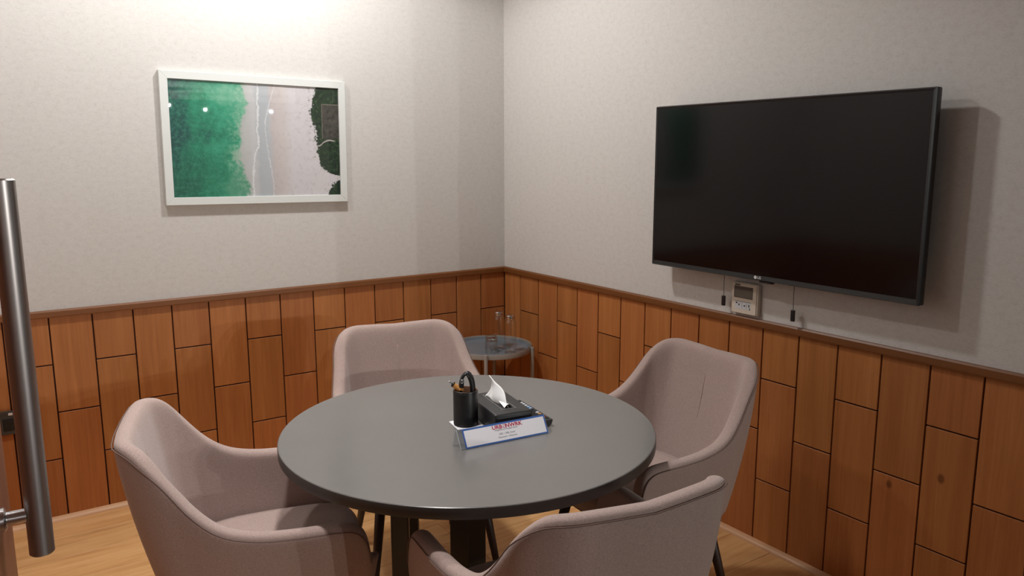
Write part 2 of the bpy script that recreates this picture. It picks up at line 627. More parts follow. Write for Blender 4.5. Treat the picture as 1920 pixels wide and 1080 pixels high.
def prism(poly, axis, a, b):
    bm = bmesh.new()
    add_prism(bm, poly, axis, a, b)
    return bm


def crom(P, n):
    """Catmull-Rom samples through points"""
    P = [Vector(p) for p in P]
    out = []
    for i in range(len(P) - 1):
        p0 = P[i - 1] if i else P[0] * 2 - P[1]
        p3 = P[i + 2] if i + 2 < len(P) else P[-1] * 2 - P[-2]
        p1, p2 = P[i], P[i + 1]
        for k in range(n):
            t = k / n
            out.append(0.5 * ((2 * p1) + (p2 - p0) * t + (2 * p0 - 5 * p1 + 4 * p2 - p3) * t * t + (3 * p1 - p0 - 3 * p2 + p3) * t ** 3))
    out.append(P[-1])
    return out


def text(name, body, size, m, parent, loc, rot, depth=0.0002, align='CENTER', bold=0.0, sx=1.0):
    cu = bpy.data.curves.new(name, 'FONT')
    cu.body = body
    cu.size = size
    cu.extrude = depth
    cu.offset = bold
    cu.align_x = align
    cu.align_y = 'CENTER'
    cu.resolution_u = 3
    tmp = bpy.data.objects.new('tmp', cu)
    COL.objects.link(tmp)
    dg = bpy.context.evaluated_depsgraph_get()
    me = bpy.data.meshes.new_from_object(tmp.evaluated_get(dg))
    bpy.data.objects.remove(tmp)
    me.materials.clear()
    me.materials.append(m)
    o = bpy.data.objects.new(name, me)
    COL.objects.link(o)
    o.parent = parent
    o.location = loc
    o.rotation_euler = rot
    o.scale = (sx, 1, 1)
    return o


# ------------------------------------------------------------------ room shell
LEFT_X, NEAR_Y = -2.9, -3.3
RAIL_LO, RAIL_HI = 0.870, 0.900


def struct(name, bm, mats, parent=None):
    o = obj(name, bm, mats, parent)
    if not parent:
        o['kind'] = 'structure'
    return o


bm = bmesh.new()
add_box(bm, (LEFT_X - 0.1, 0.0, 0.885), (0.12, 0.12, CEIL), mat=0)
add_box(bm, (LEFT_X - 0.1, 0.008, -0.02), (0.12, 0.12, 0.885), mat=1)
wall_back = struct('wall_back', bm, [WALLPAPER, GROOVE])
bm = bmesh.new()
add_box(bm, (0.0, NEAR_Y - 0.1, 0.885), (0.12, 0.0, CEIL), mat=0)
add_box(bm, (0.008, NEAR_Y - 0.1, -0.02), (0.12, 0.0, 0.885), mat=1)
wall_right = struct('wall_right', bm, [WALLPAPER, GROOVE])
bm = bmesh.new()
add_box(bm, (LEFT_X - 0.1, NEAR_Y - 0.1, 0.885), (LEFT_X, 0.0, CEIL), mat=0)
add_box(bm, (LEFT_X - 0.1, NEAR_Y - 0.1, -0.02), (LEFT_X, 0.0, 0.885), mat=1)
wall_left = struct('wall_left', bm, [WALLPAPER, PANEL])
struct('ceiling', box((-4.5, -16, CEIL), (5.5, 0.15, CEIL + 0.05)), CEILW)
floor = struct('floor', box((-4.5, -16, -0.05), (5.5, 0.15, -0.006)), GROOVE)
# glass partition to the office beyond, with the doorway the picture is taken through
bm = bmesh.new()
for lo, hi in (((-2.52, NEAR_Y - 0.03, 0), (-2.47, NEAR_Y + 0.03, CEIL)),
               ((-2.52, NEAR_Y - 0.03, 2.25), (-1.33, NEAR_Y + 0.03, 2.32)), ((-1.38, NEAR_Y - 0.03, 2.53), (0, NEAR_Y + 0.03, CEIL)),
               ((-1.38, NEAR_Y - 0.03, 0), (-0.0, NEAR_Y + 0.03, 0.06)), ((LEFT_X, NEAR_Y - 0.04, 0), (-2.52, NEAR_Y + 0.04, CEIL))):
    add_box(bm, lo, hi)
win = struct('window_1', bm, BLACK_MATT)
obj('pane', box((-1.33, NEAR_Y - 0.005, 0.06), (0.0, NEAR_Y + 0.005, 2.53)), PARTITION, win)

# wainscot panels, each a piece of its own
LJ = [-0.158, -0.315, -0.473, -0.635, -0.797, -0.959, -1.12, -1.283, -1.445, -1.608, -1.765, -1.921, -2.077, -2.235, -2.395, -2.556, -2.717, -2.895]
RJ = [-0.155, -0.325, -0.491, -0.654, -0.816, -0.976, -1.136, -1.297, -1.456, -1.615, -1.777, -1.936, -2.093, -2.253, -2.415, -2.576, -2.737, -2.898, -3.06, -3.22]
GAP = 0.0028


def rows(kind):
    return [0.0, 0.265, 0.671, 0.874] if kind == 'A' else [0.0, 0.466, 0.874]


def panels(joints, wall, along_x):
    prev = -0.0005 if along_x else -0.0005
    for k, j in enumerate(joints):
        kind = ('A' if k % 2 == 0 else 'B') if along_x else ('A' if k % 2 == 1 else 'B')
        zz = rows(kind)
        for a, b in zip(zz, zz[1:]):
            lo_z, hi_z = a + GAP, b - GAP
            l0, l1 = j + GAP, prev - GAP
            d = random.uniform(0, 0.0006)
            cen = ((l0 + l1) / 2, 0.004, (lo_z + hi_z) / 2) if along_x else (0.004, (l0 + l1) / 2, (lo_z + hi_z) / 2)
            h = ((l1 - l0) / 2, 0.004 + d, (hi_z - lo_z) / 2) if along_x else (0.004 + d, (l1 - l0) / 2, (hi_z - lo_z) / 2)
            obj('panel', box([-q for q in h], h, 0.0009), PANEL, wall, loc=cen)
        prev = j


panels(LJ, wall_back, True)
panels(RJ, wall_right, False)
rail = [(0, RAIL_LO), (-0.013, RAIL_LO), (-0.014, RAIL_LO + 0.004), (-0.014, RAIL_HI - 0.006), (-0.010, RAIL_HI), (0, RAIL_HI)]
struct('trim_1', prism(rail, 0, LEFT_X, 0.0), RAIL_X)
struct('trim_2', prism([(x, z) for x, z in rail], 1, NEAR_Y + 0.03, -0.014), RAIL_Y)
qr = [(0, 0), (-0.026, 0)] + [(-0.026 * math.cos(a), 0.017 * math.sin(a)) for a in (0.35, 0.7, 1.05, 1.35)] + [(0, 0.017)]
smooth_angle(struct('baseboard_back', prism(qr, 0, LEFT_X, 0.0), SHOE_X), 50)
smooth_angle(struct('baseboard_right', prism(qr, 1, NEAR_Y + 0.03, -0.026), SHOE_Y), 50)

# floor planks, laid along the back wall
PW = 0.188
y = 0.0
row = 0
while y > NEAR_Y:
    x = 0.0 + random.uniform(0.1, 1.1) if row != 0 else 0.62
    y1 = max(y - PW, NEAR_Y)
    while x > LEFT_X:
        x0 = max(x - 1.215, LEFT_X)
        xa, xb = x0 + 0.0006, min(x, 0) - 0.0006
        if xb - xa > 0.02:
            hx, hy = (xb - xa) / 2, (y - y1) / 2 - 0.0006
            obj('plank', box((-hx, -hy, -0.003), (hx, hy, 0.003), 0.0007), OAK, floor, loc=((xa + xb) / 2, (y + y1) / 2, -0.003))
        x = x0
    y = y1
    row += 1

# recessed downlights of the room (above the picture's upper edge)
names = ['round white downlight in the ceiling by the framed beach picture', 'round white downlight above the chair at the back wall',
         'round white downlight over the left rim of the table']
for (x, y, pw, cone, aim), lab in zip(LAMPS, names):
    t = thing('ceiling_light', lab, 'light', (x, y, CEIL), group=None)
    obj('trim_ring', lathe([(0.045, -0.001), (0.058, -0.001), (0.056, -0.006), (0.047, -0.007), (0.045, -0.001)], 32, False), WHITE_FRAME, t, True)
    obj('diffuser', lathe([(0.0451, -0.0012), (0.0451, -0.002)], 32), LED, t)
# three lit pendant lamps of the office outside, mirrored in the picture glass
for (x, y, z, r, pw), lab in zip(OFFICE,
                             ['rightmost of the three small pendant lamps in the office beyond the glass', 'middle of the three small pendant lamps in the office beyond the glass',
                              'leftmost of the three small pendant lamps in the office beyond the glass']):
    t = thing('pendant_lamp', lab, 'lamp', (x, y, CEIL), group='pendant lamps of the office')
    obj('shade', lathe([(r * 1.5, z - CEIL + r * .6), (r * 1.35, z - CEIL + r * 1.1), (r * .5, z - CEIL + r * 1.35), (0.012, z - CEIL + r * 1.4)], 24, False), WHITE_FRAME, t, True)
    obj('stem', lathe([(0.012, 0), (0.012, z - CEIL + r * 1.35)], 10), BLACK, t)

# ------------------------------------------------------------------ door leaf with pull handle
door = bpy.data.objects.new('door_1', None)
COL.objects.link(door)
door['kind'] = 'structure'
door.location = (-2.4256, -2.25, 0)
door.rotation_euler = (0, 0, -math.atan(0.067))
LEAF = mat_rail('brown door veneer', lin(112, 64, 38), lin(134, 80, 50), 2)
obj('leaf', box((-0.042, -0.98, 0.008), (0.0, 0.0, 2.22), 0.002), LEAF, door)
hx, hy = 0.0435, -0.168
bm = bmesh.new()
R = 0.0158
add_lathe(bm, [(R - 0.002, 0.968), (R, 0.970), (R, 1.489), (R - 0.002, 1.491), (R - 0.0035, 1.490), (R - 0.004, 1.484)], 40, hx, hy)
handle = smooth_angle(obj('handle', bm, STEEL, door), 40)
for z in (1.028, 1.432):
    bm = bmesh.new()
    add_lathe(bm, [(0.0165, 0.0), (0.0165, 0.004), (0.013, 0.0065), (0.0095, 0.007), (0.0095, hx - R + 0.002)], 28)
    bmesh.ops.rotate(bm, verts=bm.verts[:], cent=(0, 0, 0), matrix=Matrix.Rotation(PI / 2, 3, 'Y'))
    bmesh.ops.translate(bm, verts=bm.verts[:], vec=(0.0, hy, z))
    so = smooth_angle(obj('standoff', bm, CHROME, handle), 40)

# ------------------------------------------------------------------ wall socket, low on the back wall
ou = thing('wall_socket', 'charcoal wall socket on the wood panels behind the door handle', 'socket', (-2.42, 0.0, 0.458))
obj('cover_plate', box((-0.062, -0.010, -0.049), (0.040, -0.0012, 0.049), 0.003, 2), OUTLET, ou)
so = obj('socket_face', box((-0.0165, -0.0115, -0.026), (0.0265, -0.009, 0.026), 0.001), BLACK_MATT, ou, loc=(0.008, 0, -0.006))
for dx, dz, wx, wz in ((0.005, 0.012, 0.006, 0.004), (-0.006, -0.010, 0.003, 0.006), (0.016, -0.010, 0.003, 0.006)):
    obj('socket_hole', box((dx - wx, -0.0121, dz - wz), (dx + wx, -0.0115, dz + wz)), BLACK, so)
obj('indicator', box((0.012, -0.0112, 0.031), (0.027, -0.009, 0.041), 0.0005), WHITE_MARK, ou)

# ------------------------------------------------------------------ framed beach photograph
pf = thing('framed_picture', 'white framed aerial beach photograph with green sea on the back wall', 'picture', (-1.3425, 0, 1.5863))
pf.rotation_euler = (0, math.radians(0.72), 0)
FW, FH, BW, FD = 0.412, 0.2835, 0.0335, 0.026
for nm, poly, ax in (('top', None, 0), ('bottom', None, 0), ('left', None, 2), ('right', None, 2)):
    bm = bmesh.new()
    if nm in ('top', 'bottom'):
        sg = 1 if nm == 'top' else -1
        q = [(-FW, sg * FH), (FW, sg * FH), (FW - BW, sg * (FH - BW)), (-FW + BW, sg * (FH - BW))]
    else:
        sg = 1 if nm == 'right' else -1
        q = [(sg * FW, -FH), (sg * FW, FH), (sg * (FW - BW), FH - BW), (sg * (FW - BW), -FH + BW)]
    add_prism(bm, q, 1, -FD, -0.001)
    bmesh.ops.bevel(bm, geom=[e for e in bm.edges if abs(e.verts[0].co.y - e.verts[1].co.y) < 1e-6 and e.verts[0].co.y < -0.02], offset=0.0012, segments=1, affect='EDGES')
    obj('frame_bar', bm, WHITE_FRAME, pf)
obj('print', box((-FW + BW - 0.003, -0.0180, -FH + BW - 0.003), (FW - BW + 0.003, -0.015, FH - BW + 0.003)), BEACH, pf)
obj('glass_pane', box((-FW + BW - 0.002, -0.0205, -FH + BW - 0.002), (FW - BW + 0.002, -0.0190, FH - BW + 0.002)), PANE, pf)

# ------------------------------------------------------------------ television on the right wall
TY0, TY1, TZ0, TZ1, TX = -2.409, -1.2655, 1.0635, 1.7135, -0.095
tcy, tcz = (TY0 + TY1) / 2, (TZ0 + TZ1) / 2
tv = thing('television', 'large black flat television mounted on the right wall', 'television', (0, tcy, tcz))
hw, hh = (TY1 - TY0) / 2, (TZ1 - TZ0) / 2


def ring(bm, outer, inner, xo, xi, mat=0):
    """sloping picture-frame strip between two rectangles in the y-z plane"""
    a = [bm.verts.new((xo, y, z)) for y, z in outer]
    b = [bm.verts.new((xi, y, z)) for y, z in inner]
    for k in range(4):
        bm.faces.new((a[k], a[(k + 1) % 4], b[(k + 1) % 4], b[k])).material_index = mat


def rect(y0, z0, y1, z1):
    return [(y0, z0), (y1, z0), (y1, z1), (y0, z1)]


bm = bmesh.new()
add_box(bm, (TX + 0.004, -hw, -hh), (TX + 0.034, hw, hh), 0.005, 2)
obj('casing', bm, BLACK, tv, True)
smooth_angle(bpy.data.objects[tv.children[0].name], 40)
bm = bmesh.new()
ring(bm, rect(-hw + .001, -hh + .001, hw - .001, hh - .001), rect(-hw + .004, -hh + .004, hw - .004, hh - .004), TX + 0.006, TX)
ring(bm, rect(-hw + .004, -hh + .004, hw - .004, hh - .004), rect(-hw + .0115, -hh + .0205, hw - .0115, hh - .0115), TX, TX + 0.003)
obj('bezel', bm, BLACK, tv)
obj('screen', box((TX + 0.0025, -hw + .0112, -hh + .0202), (TX + 0.0038, hw - .0112, hh - .0112)), SCREEN, tv)
obj('rear_housing', box((TX + 0.032, -hw * 0.72, -hh + 0.03), (TX + 0.062, hw * 0.72, hh * 0.45), 0.012, 2), BLACK_MATT, tv)
obj('wall_bracket', box((TX + 0.060, -0.22, -0.18), (-0.001, 0.22, 0.16), 0.004), BLACK_MATT, tv)
# maker's mark on the lower bezel: ringed face and two letters
bm = bmesh.new()
bmesh.ops.create_circle(bm, cap_ends=True, segments=24, radius=0.0062)
bmesh.ops.rotate(bm, verts=bm.verts[:], cent=(0, 0, 0), matrix=Matrix.Rotation(-PI / 2, 3, 'Y'))
mk = obj('logo_disc', bm, WHITE_MARK, tv, loc=(TX - 0.0006, 0.034, -hh + 0.0125))
text('logo_letters', 'LG', 0.0135, WHITE_MARK, tv, (TX - 0.0004, 0.017, -hh + 0.0125), (PI / 2, 0, -PI / 2), bold=0.0003)
obj('sensor_strip', box((TX + 0.004, -0.035, -hh - 0.006), (TX + 0.022, 0.02, -hh + 0.001), 0.001), BLACK, tv)

# ------------------------------------------------------------------ bracket pull cords under the television
for (yy, ztop, zt, zb), lab in zip(((-1.605, 1.08, 0.972, 0.932), (-1.925, 1.08, 0.966, 0.924)),
                                   ('thin pull cord with black weight hanging left of the wall controller', 'thin pull cord with black weight hanging right of the wall controller')):
    pc = thing('pull_cord', lab, 'cord', (-0.030, yy, zb), group='pull cords under the television')
    obj('cord', tube([(0, 0, ztop - zb), (0, 0.001, (zt + ztop) / 2 - zb), (0, 0, zt - zb - 0.002)], 0.0011, 6), BLACK_MATT, pc)
    obj('weight', box((-0.0045, -0.0075, 0), (0.0045, 0.0075, zt - zb), 0.002, 2), BLACK, pc)

# ------------------------------------------------------------------ air conditioner controller
ac = thing('wall_controller', 'beige air conditioning controller with grey display below the television', 'controller', (0, -1.699, 0.9725))
ac.rotation_euler = (math.radians(0.0), 0, 0)
bm = bmesh.new()
add_box(bm, (-0.019, -0.062, -0.061), (0.0, 0.062, 0.061), 0.004, 2)
smooth_angle(obj('body', bm, BEIGE, ac), 40)
obj('lid', box((-0.0215, -0.056, -0.0595), (-0.0185, 0.0605, 0.0575), 0.0018, 2), BEIGE, ac)
ds = obj('display', box((-0.0222, -0.036, 0.003), (-0.0210, 0.048, 0.044), 0.0004), LCD, ac)
obj('display_band', box((-0.0224, -0.036, 0.0345), (-0.0221, 0.048, 0.044)), LCDTOP, ds)
obj('display_frame', box((-0.0221, -0.0385, 0.0005), (-0.0208, 0.0505, 0.0465), 0.0004), LCDTOP, ac)
obj('name_plate', box((-0.0221, 0.022, 0.0485), (-0.0210, 0.047, 0.0545)), LCDTOP, ac)
stk = obj('sticker', box((-0.0219, -0.031, -0.042), (-0.0212, 0.044, -0.013)), STICKER, ac)
for q, (yy, zz, a, b) in enumerate(((0.036, -0.020, .004, .003), (0.024, -0.026, .003, .004), (0.010, -0.026, .0007, .010), (-0.002, -0.028, .004, .003), (-0.012, -0.027, .0007, .010), (-0.023, -0.026, .003, .005), (-0.027, -0.038, .002, .004))):
    obj('key_mark', box((-0.0221, yy - a, zz - b), (-0.0218, yy + a, zz + b)), LCDTOP, stk)
obj('key_line', box((-0.0221, -0.031, -0.0135), (-0.0218, 0.044, -0.0122)), LCDTOP, stk)

# ------------------------------------------------------------------ round table
TC = (-1.300, -1.766)
TR, TZ = 0.538, 0.740
tb = thing('round_table', 'round charcoal grey meeting table ringed by four rose armchairs', 'table', (TC[0], TC[1], 0))
bm = lathe([(0.3, 0.7105), (TR - 0.0012, 0.7105), (TR - 0.0012, 0.7385), (TR - 0.0035, TZ), (0.3, TZ)], 128)
smooth_angle(obj('tabletop', bm, TABLETOP, tb), 30)
bm = lathe([(TR - 0.0014, 0.7108), (TR - 0.0004, 0.7108), (TR, 0.7125), (TR, 0.7365), (TR - 0.0010, 0.7386), (TR - 0.0014, 0.7386)], 128, False)  # added strip around the side, carrying the painted edge shade
smooth_angle(obj('edge_shade_strip', bm, EDGE_SHADE, tb), 40)['label'] = 'table edge with shade painted darker'
va = math.atan2(FWD[1], FWD[0])
posts = [(-1.548, -1.807, .048), (-1.413, -1.897, .05), (-1.418, -1.606, .05), (-1.246, -1.712, .056)]
for px, py, s in posts:
    bm = bmesh.new()
    add_box(bm, (-s / 2, -s / 2, 0), (s / 2, s / 2, 0.7105), 0.003)
    obj('post', bm, TABLELEG, tb, loc=(px - TC[0], py - TC[1], 0), rot=(0, 0, va + 0.06))

# ------------------------------------------------------------------ armchairs
TH = 0.05
RIM = [(0, -.314, .8425), (.055, -.312, .8455), (.102, -.3086, .8475), (.166, -.300, .849), (.2075, -.2685, .839), (.2335, -.2335, .805), (.2435, -.1915, .749),
       (.256, -.145, .692), (.2685, -.089, .6495), (.2755, -.012, .629), (.2798, .08, .6245), (.280, .159, .6245), (.2775, .2, .619), (.2755, .2245, .602), (.275, .237, .574), (.274, .2425, .53)]
BASE = [(0, -.215), (.045, -.214), (.09, -.212), (.14, -.205), (.178, -.188), (.204, -.160), (.214, -.130), (.222, -.098),
        (.229, -.06), (.235, .00), (.240, .075), (.243, .13), (.244, .17), (.245, .195), (.245, .208), (.245, .215)]


def shell_mesh():
    half_r = crom(RIM, 3)
    half_b = crom([(x, y, 0.40) for x, y in BASE], 3)
    mir = lambda p: Vector((-p.x, p.y, p.z))
    rim = [mir(p) for p in reversed(half_r)][:-1] + half_r
    base = [mir(p) for p in reversed(half_b)][:-1] + half_b
    n = len(rim)
    bm = bmesh.new()
    cols = []
    crest = []
    inner_line = []

    def normal(i):
        a, b = max(i - 1, 0), min(i + 1, n - 1)
        t = (rim[b] - rim[a])
        t2 = (base[b] - base[a])
        t = Vector((t.x, t.y, 0)) + Vector((t2.x, t2.y, 0)) * 1.2
        t.normalize()
        return Vector((t.y, -t.x, 0)), t

    def column(i, th, fwd):
        nn, t = normal(i)
        B, Rm = base[i] + fwd, rim[i] + fwd
        hgt = Rm - B
        dv = hgt.normalized()
        pts = [B - nn * (th * 0.1) - Vector((0, 0, .035)), B + nn * (th * 0.34) - Vector((0, 0, .026))]
        for k in range(7):
            v = k / 6.6
            pts.append(B + hgt * v + nn * (th / 2 + 0.010 * math.sin(PI * v)))
        Rm = Rm + dv * 0.016
        hgt = Rm - B
        rt = Rm - dv * (th * 0.42)
        for k in range(1, 6):
            a = PI * k / 6
            pts.append(rt + nn * (th / 2 * math.cos(a)) + dv * (th * 0.42 * math.sin(a)))
        for k in range(6, -1, -1):
            v = k / 6.6
            pts.append(B + hgt * v - nn * (th / 2 - 0.006 * math.sin(PI * v)))
        return pts

    seq = []
    zero = Vector((0, 0, 0))
    for k, (sc, f) in enumerate(((0.10, .021), (.45, .019), (.82, .010))):
        t = normal(0)[1]
        seq.append(column(0, TH * sc, -t * f))
    for i in range(n):
        seq.append(column(i, TH, zero))
    for k, (sc, f) in enumerate(((.82, .010), (.45, .019), (.10, .021))):
        t = normal(n - 1)[1]
        seq.append(column(n - 1, TH * sc, t * f))
    V = [[bm.verts.new(p) for p in c] for c in seq]
    for a, b in zip(V, V[1:]):
        for k in range(len(a) - 1):
            bm.faces.new((a[k], b[k], b[k + 1], a[k + 1]))
    bm.faces.new(V[0])
    bm.faces.new(list(reversed(V[-1])))
    pip = []
    for i in range(0, n):
        nn, t = normal(i)
        hgt = (rim[i] - base[i])
        dv = hgt.normalized()
        pip.append(rim[i] + dv * (0.016 - TH * 0.30) + nn * (TH / 2 - 0.0002))
    nn0 = base[n // 2]
    mid = n // 2
    hg = rim[mid] - base[mid]
    sm = []
    for k in range(8):
        v = 0.50 + 0.36 * k / 7
        nn, t = normal(mid)
        sm.append(base[mid] + hg * v - nn * (TH / 2 - 0.006 * math.sin(PI * v)))
    return bm, pip, sm


def seat_mesh():
    bm = bmesh.new()
    N = 44
    rings = []
    for s, z in ((0.90, .405), (1.0, .415), (1.012, .44), (1.0, .462), (0.955, .475), (0.80, .481), (0.45, .484), (0.12, .484)):
        rg = []
        for k in range(N):
            a = 2 * PI * k / N
            c, sn = math.cos(a), math.sin(a)
            e = 2 / 5.0
            x = 0.222 * abs(c) ** e * (1 if c > 0 else -1)
            yy = 0.232 * abs(sn) ** e * (1 if sn > 0 else -1)
            if yy < 0:
                x *= 1 - 0.22 * (yy / 0.232) ** 2
            rg.append(bm.verts.new((x * s, yy * s + 0.028, z)))
        rings.append(rg)
    for a, b in zip(rings, rings[1:]):
        for k in range(N):
            bm.faces.new((a[k], a[(k + 1) % N], b[(k + 1) % N], b[k]))
    bm.faces.new(list(reversed(rings[0])))
    bm.faces.new(rings[-1])
    return bm


def under_mesh():
    pts = [(x * 0.93, y * 0.95) for x, y in BASE]
    poly = [(-x, y) for x, y in reversed(pts)][:-1] + pts
    bm = bmesh.new()
    add_prism(bm, [(x, y) for x, y in poly], 2, 0.366, 0.408)
    return bm


def chair_proto():
    t = thing('armchair', 'x', 'chair')
    bm, pip, sm = shell_mesh()
    subsurf(obj('shell', bm, FABRIC, t, True), 1)
    obj('seat', seat_mesh(), FABRIC, t, True)
    obj('piping', tube(pip, 0.0015, 6), SEAM, t, True)
    obj('back_seam', tube(sm, [.0006, .0012, .0018, .002, .002, .0018, .0012, .0006], 8), FABRIC, t, True)
    obj('seat_base', under_mesh(), FELT, t)
    for (x0, y0, x1, y1) in ((.18, .165, .232, .225), (-.18, .165, -.232, .225), (.15, -.15, .20, -.235), (-.15, -.15, -.20, -.235)):
        obj('leg', tube([(x0, y0, .368), (x0 + (x1 - x0) * .5, y0 + (y1 - y0) * .5, .184), (x1, y1, 0)], [.019, .0155, .0105], 14), WALNUT, t, True)
    return t


def copy_thing(src):
    c = src.copy()
    COL.objects.link(c)
    for ch in list(src.children):
        d = ch.copy()
        d.parent = c
        COL.objects.link(d)
    return c


CH = [('rose upholstered armchair at the left, back to the door handle', -1.8628, -1.6208, -1.8423),
      ('rose upholstered armchair nearest the viewer, its back cut by the lower edge', -1.3655, -2.3017, -0.1152),
      ('rose upholstered armchair under the television by the right wall', -0.6845, -1.8439, -4.7799),
      ('rose upholstered armchair against the back wall, facing the viewer', -1.1611, -1.166, -3.3463)]
proto = chair_proto()
for i, (lab, x, y, a) in enumerate(CH):
    c = proto if i == 0 else copy_thing(proto)
    c.location = (x, y, 0)
    c.rotation_euler = (0, 0, a)
    tag(c, lab, 'chair', 'armchairs around the table')

# ------------------------------------------------------------------ side table in the corner
SC = (-0.259, -0.250)
st = thing('side_table', 'small round grey metal tray table in the room corner', 'table', (SC[0], SC[1], 0))
SR = 0.222
bm = bmesh.new()
prof = [(SR - 0.012, .503), (SR - 0.002, .503), (SR, .505), (SR, .529), (SR - 0.0015, .531), (SR - 0.003, .529), (SR - 0.0045, .510), (SR - 0.012, .507), (SR - 0.012, .503)]
add_lathe(bm, prof, 72, cap=False)
smooth_angle(obj('rim', bm, TRAYMET, st), 40)
bm = lathe([(0.05, .506), (SR - 0.020, .506), (SR - 0.016, .5085), (SR - 0.011, .523), (SR - 0.0125, .5235), (SR - 0.0175, .5105), (SR - 0.021, .5095), (0.05, .5095)], 72)
bmesh.ops.translate(bm, verts=bm.verts[:], vec=(-0.003, 0.004, 0.001))
smooth_angle(obj('tray', bm, TRAYTOP, st), 40)
for a in (-128, -51, 52, 130):
    r = SR + 0.0095
    lx_, ly_ = r * math.cos(math.radians(a)), r * math.sin(math.radians(a))
    obj('leg', lathe([(0.008, 0), (0.0095, 0.002), (0.0095, .531), (0.0085, .533)], 16, True, lx_, ly_), TRAYMET, st, True)
    smooth_angle(st.children[-1], 40)
TZS = 0.5112


def bottle(x, y, lab):
    t = thing('water_bottle', lab, 'bottle', (x, y, TZS), group='water bottles on the corner tray')
    o = [(0.001, 0), (.028, 0), (.031, .003), (.0312, .02), (.031, .158), (.030, .166), (.0255, .174), (.0235, .178), (.0235, .188)]
    i = [(.0205, .188), (.0205, .177), (.0232, .172), (.0272, .165), (.0282, .158), (.0284, .02), (.027, .010), (.001, .008)]
    obj('glass_body', lathe(o + i, 40), GLASS, t, True)
    obj('glass_foot', lathe([(.001, .0005), (.0275, .0005), (.0302, .003), (.0302, .006), (.027, .0085), (.001, .0078)], 36), FOOT, t, True)
    bm = bmesh.new()
    add_lathe(bm, [(.0245, .182), (.0250, .183), (.0250, .199), (.0240, .2005), (.001, .2008)], 36)
    smooth_angle(obj('cap', bm, CHROME, t), 40)
    return t


def tumbler(x, y, lab):
    t = thing('tumbler', lab, 'glass', (x, y, TZS), group='upturned tumblers on the corner tray')
    # stands upside down: open rim on the tray, thick foot on top
    o = [(.0335, 0), (.0338, .002), (.0315, .045), (.030, .070), (.0285, .0725), (.001, .0725)]
    i = [(.001, .0625), (.0265, .061), (.0285, .045), (.0315, .002), (.0325, 0)]
    obj('glass_body', lathe(i + [(.0335, 0)] + o[1:], 36, False), GLASS, t, True)
    obj('glass_foot', lathe([(.001, .0633), (.0262, .0618), (.0284, .064), (.0284, .0695), (.0275, .0718), (.001, .0720)], 36), FOOT, t, True)
    bm = bmesh.new()
    add_tube(bm, [(.0329 * math.cos(2 * PI * k / 36), .0329 * math.sin(2 * PI * k / 36), .0012) for k in range(36)], .0011, 6, closed=True)
    obj('rim_bead', bm, FOOT, t, True)
    return t


bottle(-0.228, -0.395, 'clear glass bottle with steel cap at the front right of the tray')
bottle(-0.226, -0.285, 'clear glass bottle with steel cap at the back, by the room corner')
tumbler(-0.300, -0.330, 'upturned glass tumbler in front, left of the capped bottles')
tumbler(-0.262, -0.262, 'upturned glass tumbler half hidden behind the other tumbler')

# ------------------------------------------------------------------ things on the table
cu = thing('pen_cup', 'black leather pen cup holding a looped cable on the round table', 'cup', (-1.300, -1.748, TZ + 0.0012))
CR = 0.0362
bm = bmesh.new()
prof = [(0.001, 0), (CR - .003, 0), (CR, .003), (CR, .102), (CR - .0008, .1045), (CR - .002, .105)]
add_lathe(bm, prof, 48, cap=False)
bm.faces.ensure_lookup_table()
smooth_angle(obj('outer', bm, LEATHER_CUP, cu), 40)
bm = lathe([(CR - .002, .105), (CR - .0034, .1045), (CR - .004, .102), (CR - .004, .006), (0.001, .006)], 48, False)
smooth_angle(obj('lining', bm, CUP_IN, cu), 40)
bm = bmesh.new()
add_tube(bm, [(CR * math.cos(2 * PI * k / 48), CR * math.sin(2 * PI * k / 48), .0985) for k in range(48)], 0.0006, 5, closed=True)
obj('stitch_ring', bm, BLACK, cu)

# cable looped inside the cup; local x = to the viewer's right, y = away
rz = math.atan2(RIGHT[1], RIGHT[0])
cb = thing('looped_cable', 'black cable bent in a loop with gold plug, standing in the pen cup', 'cable', (-1.300, -1.748, TZ + 0.010), rz)


def loop(x0, x1, zt, y0, y1):
    return [(x0, y0, .012), (x0, y0, .06), (x0 - .001, y0, .10), (x0 * .86 + x1 * .14, y0 * .8 + y1 * .2, zt - .018), (x0 * .55 + x1 * .45, (y0 + y1) / 2, zt), (x0 * .16 + x1 * .84, y0 * .2 + y1 * .8, zt - .016), (x1, y1, .098), (x1 + .001, y1, .07)]


for x0, x1, zt, y0, y1 in ((.0265, -.017, .148, .004, -.004), (.0185, -.016, .144, -.006, -.010), (.0225, -.014, .146, -.012, .004)):
    obj('cord', tube(crom(loop(x0, x1, zt, y0, y1), 5), .0040, 10), BLACK, cb, True)
bm = bmesh.new()
add_lathe(bm, [(.0066, 0), (.0078, .001), (.0078, .024), (.0068, .0245)], 20)
pl = obj('plug', bm, GOLD, cb, loc=(-.0145, -.008, .097), rot=(0, math.radians(-52), 0))
smooth_angle(pl, 40)
obj('collar', lathe([(.0080, .0246), (.0080, .0290), (.006, .0292)], 20), BLACK, pl, True)
obj('pin', lathe([(.0026, .029), (.0026, .0395), (.001, .0425)], 12), CHROME, pl, True)
p2 = obj('plug', box((-.0055, -.003, 0), (.0055, .003, .026), .001), BLACK, cb, loc=(-.009, -.012, .104))
bm = bmesh.new()
add_tube(bm, [(.0028 * math.cos(2 * PI * k / 14), -.0034, .019 + .0052 * math.sin(2 * PI * k / 14)) for k in range(14)], .0006, 5, closed=True)
obj('ring_mark', bm, WHITE_MARK, p2)
obj('metal_shell', box((-.0048, -.0022, -.008), (.0048, .0022, .0005), .0005), GOLD, p2)

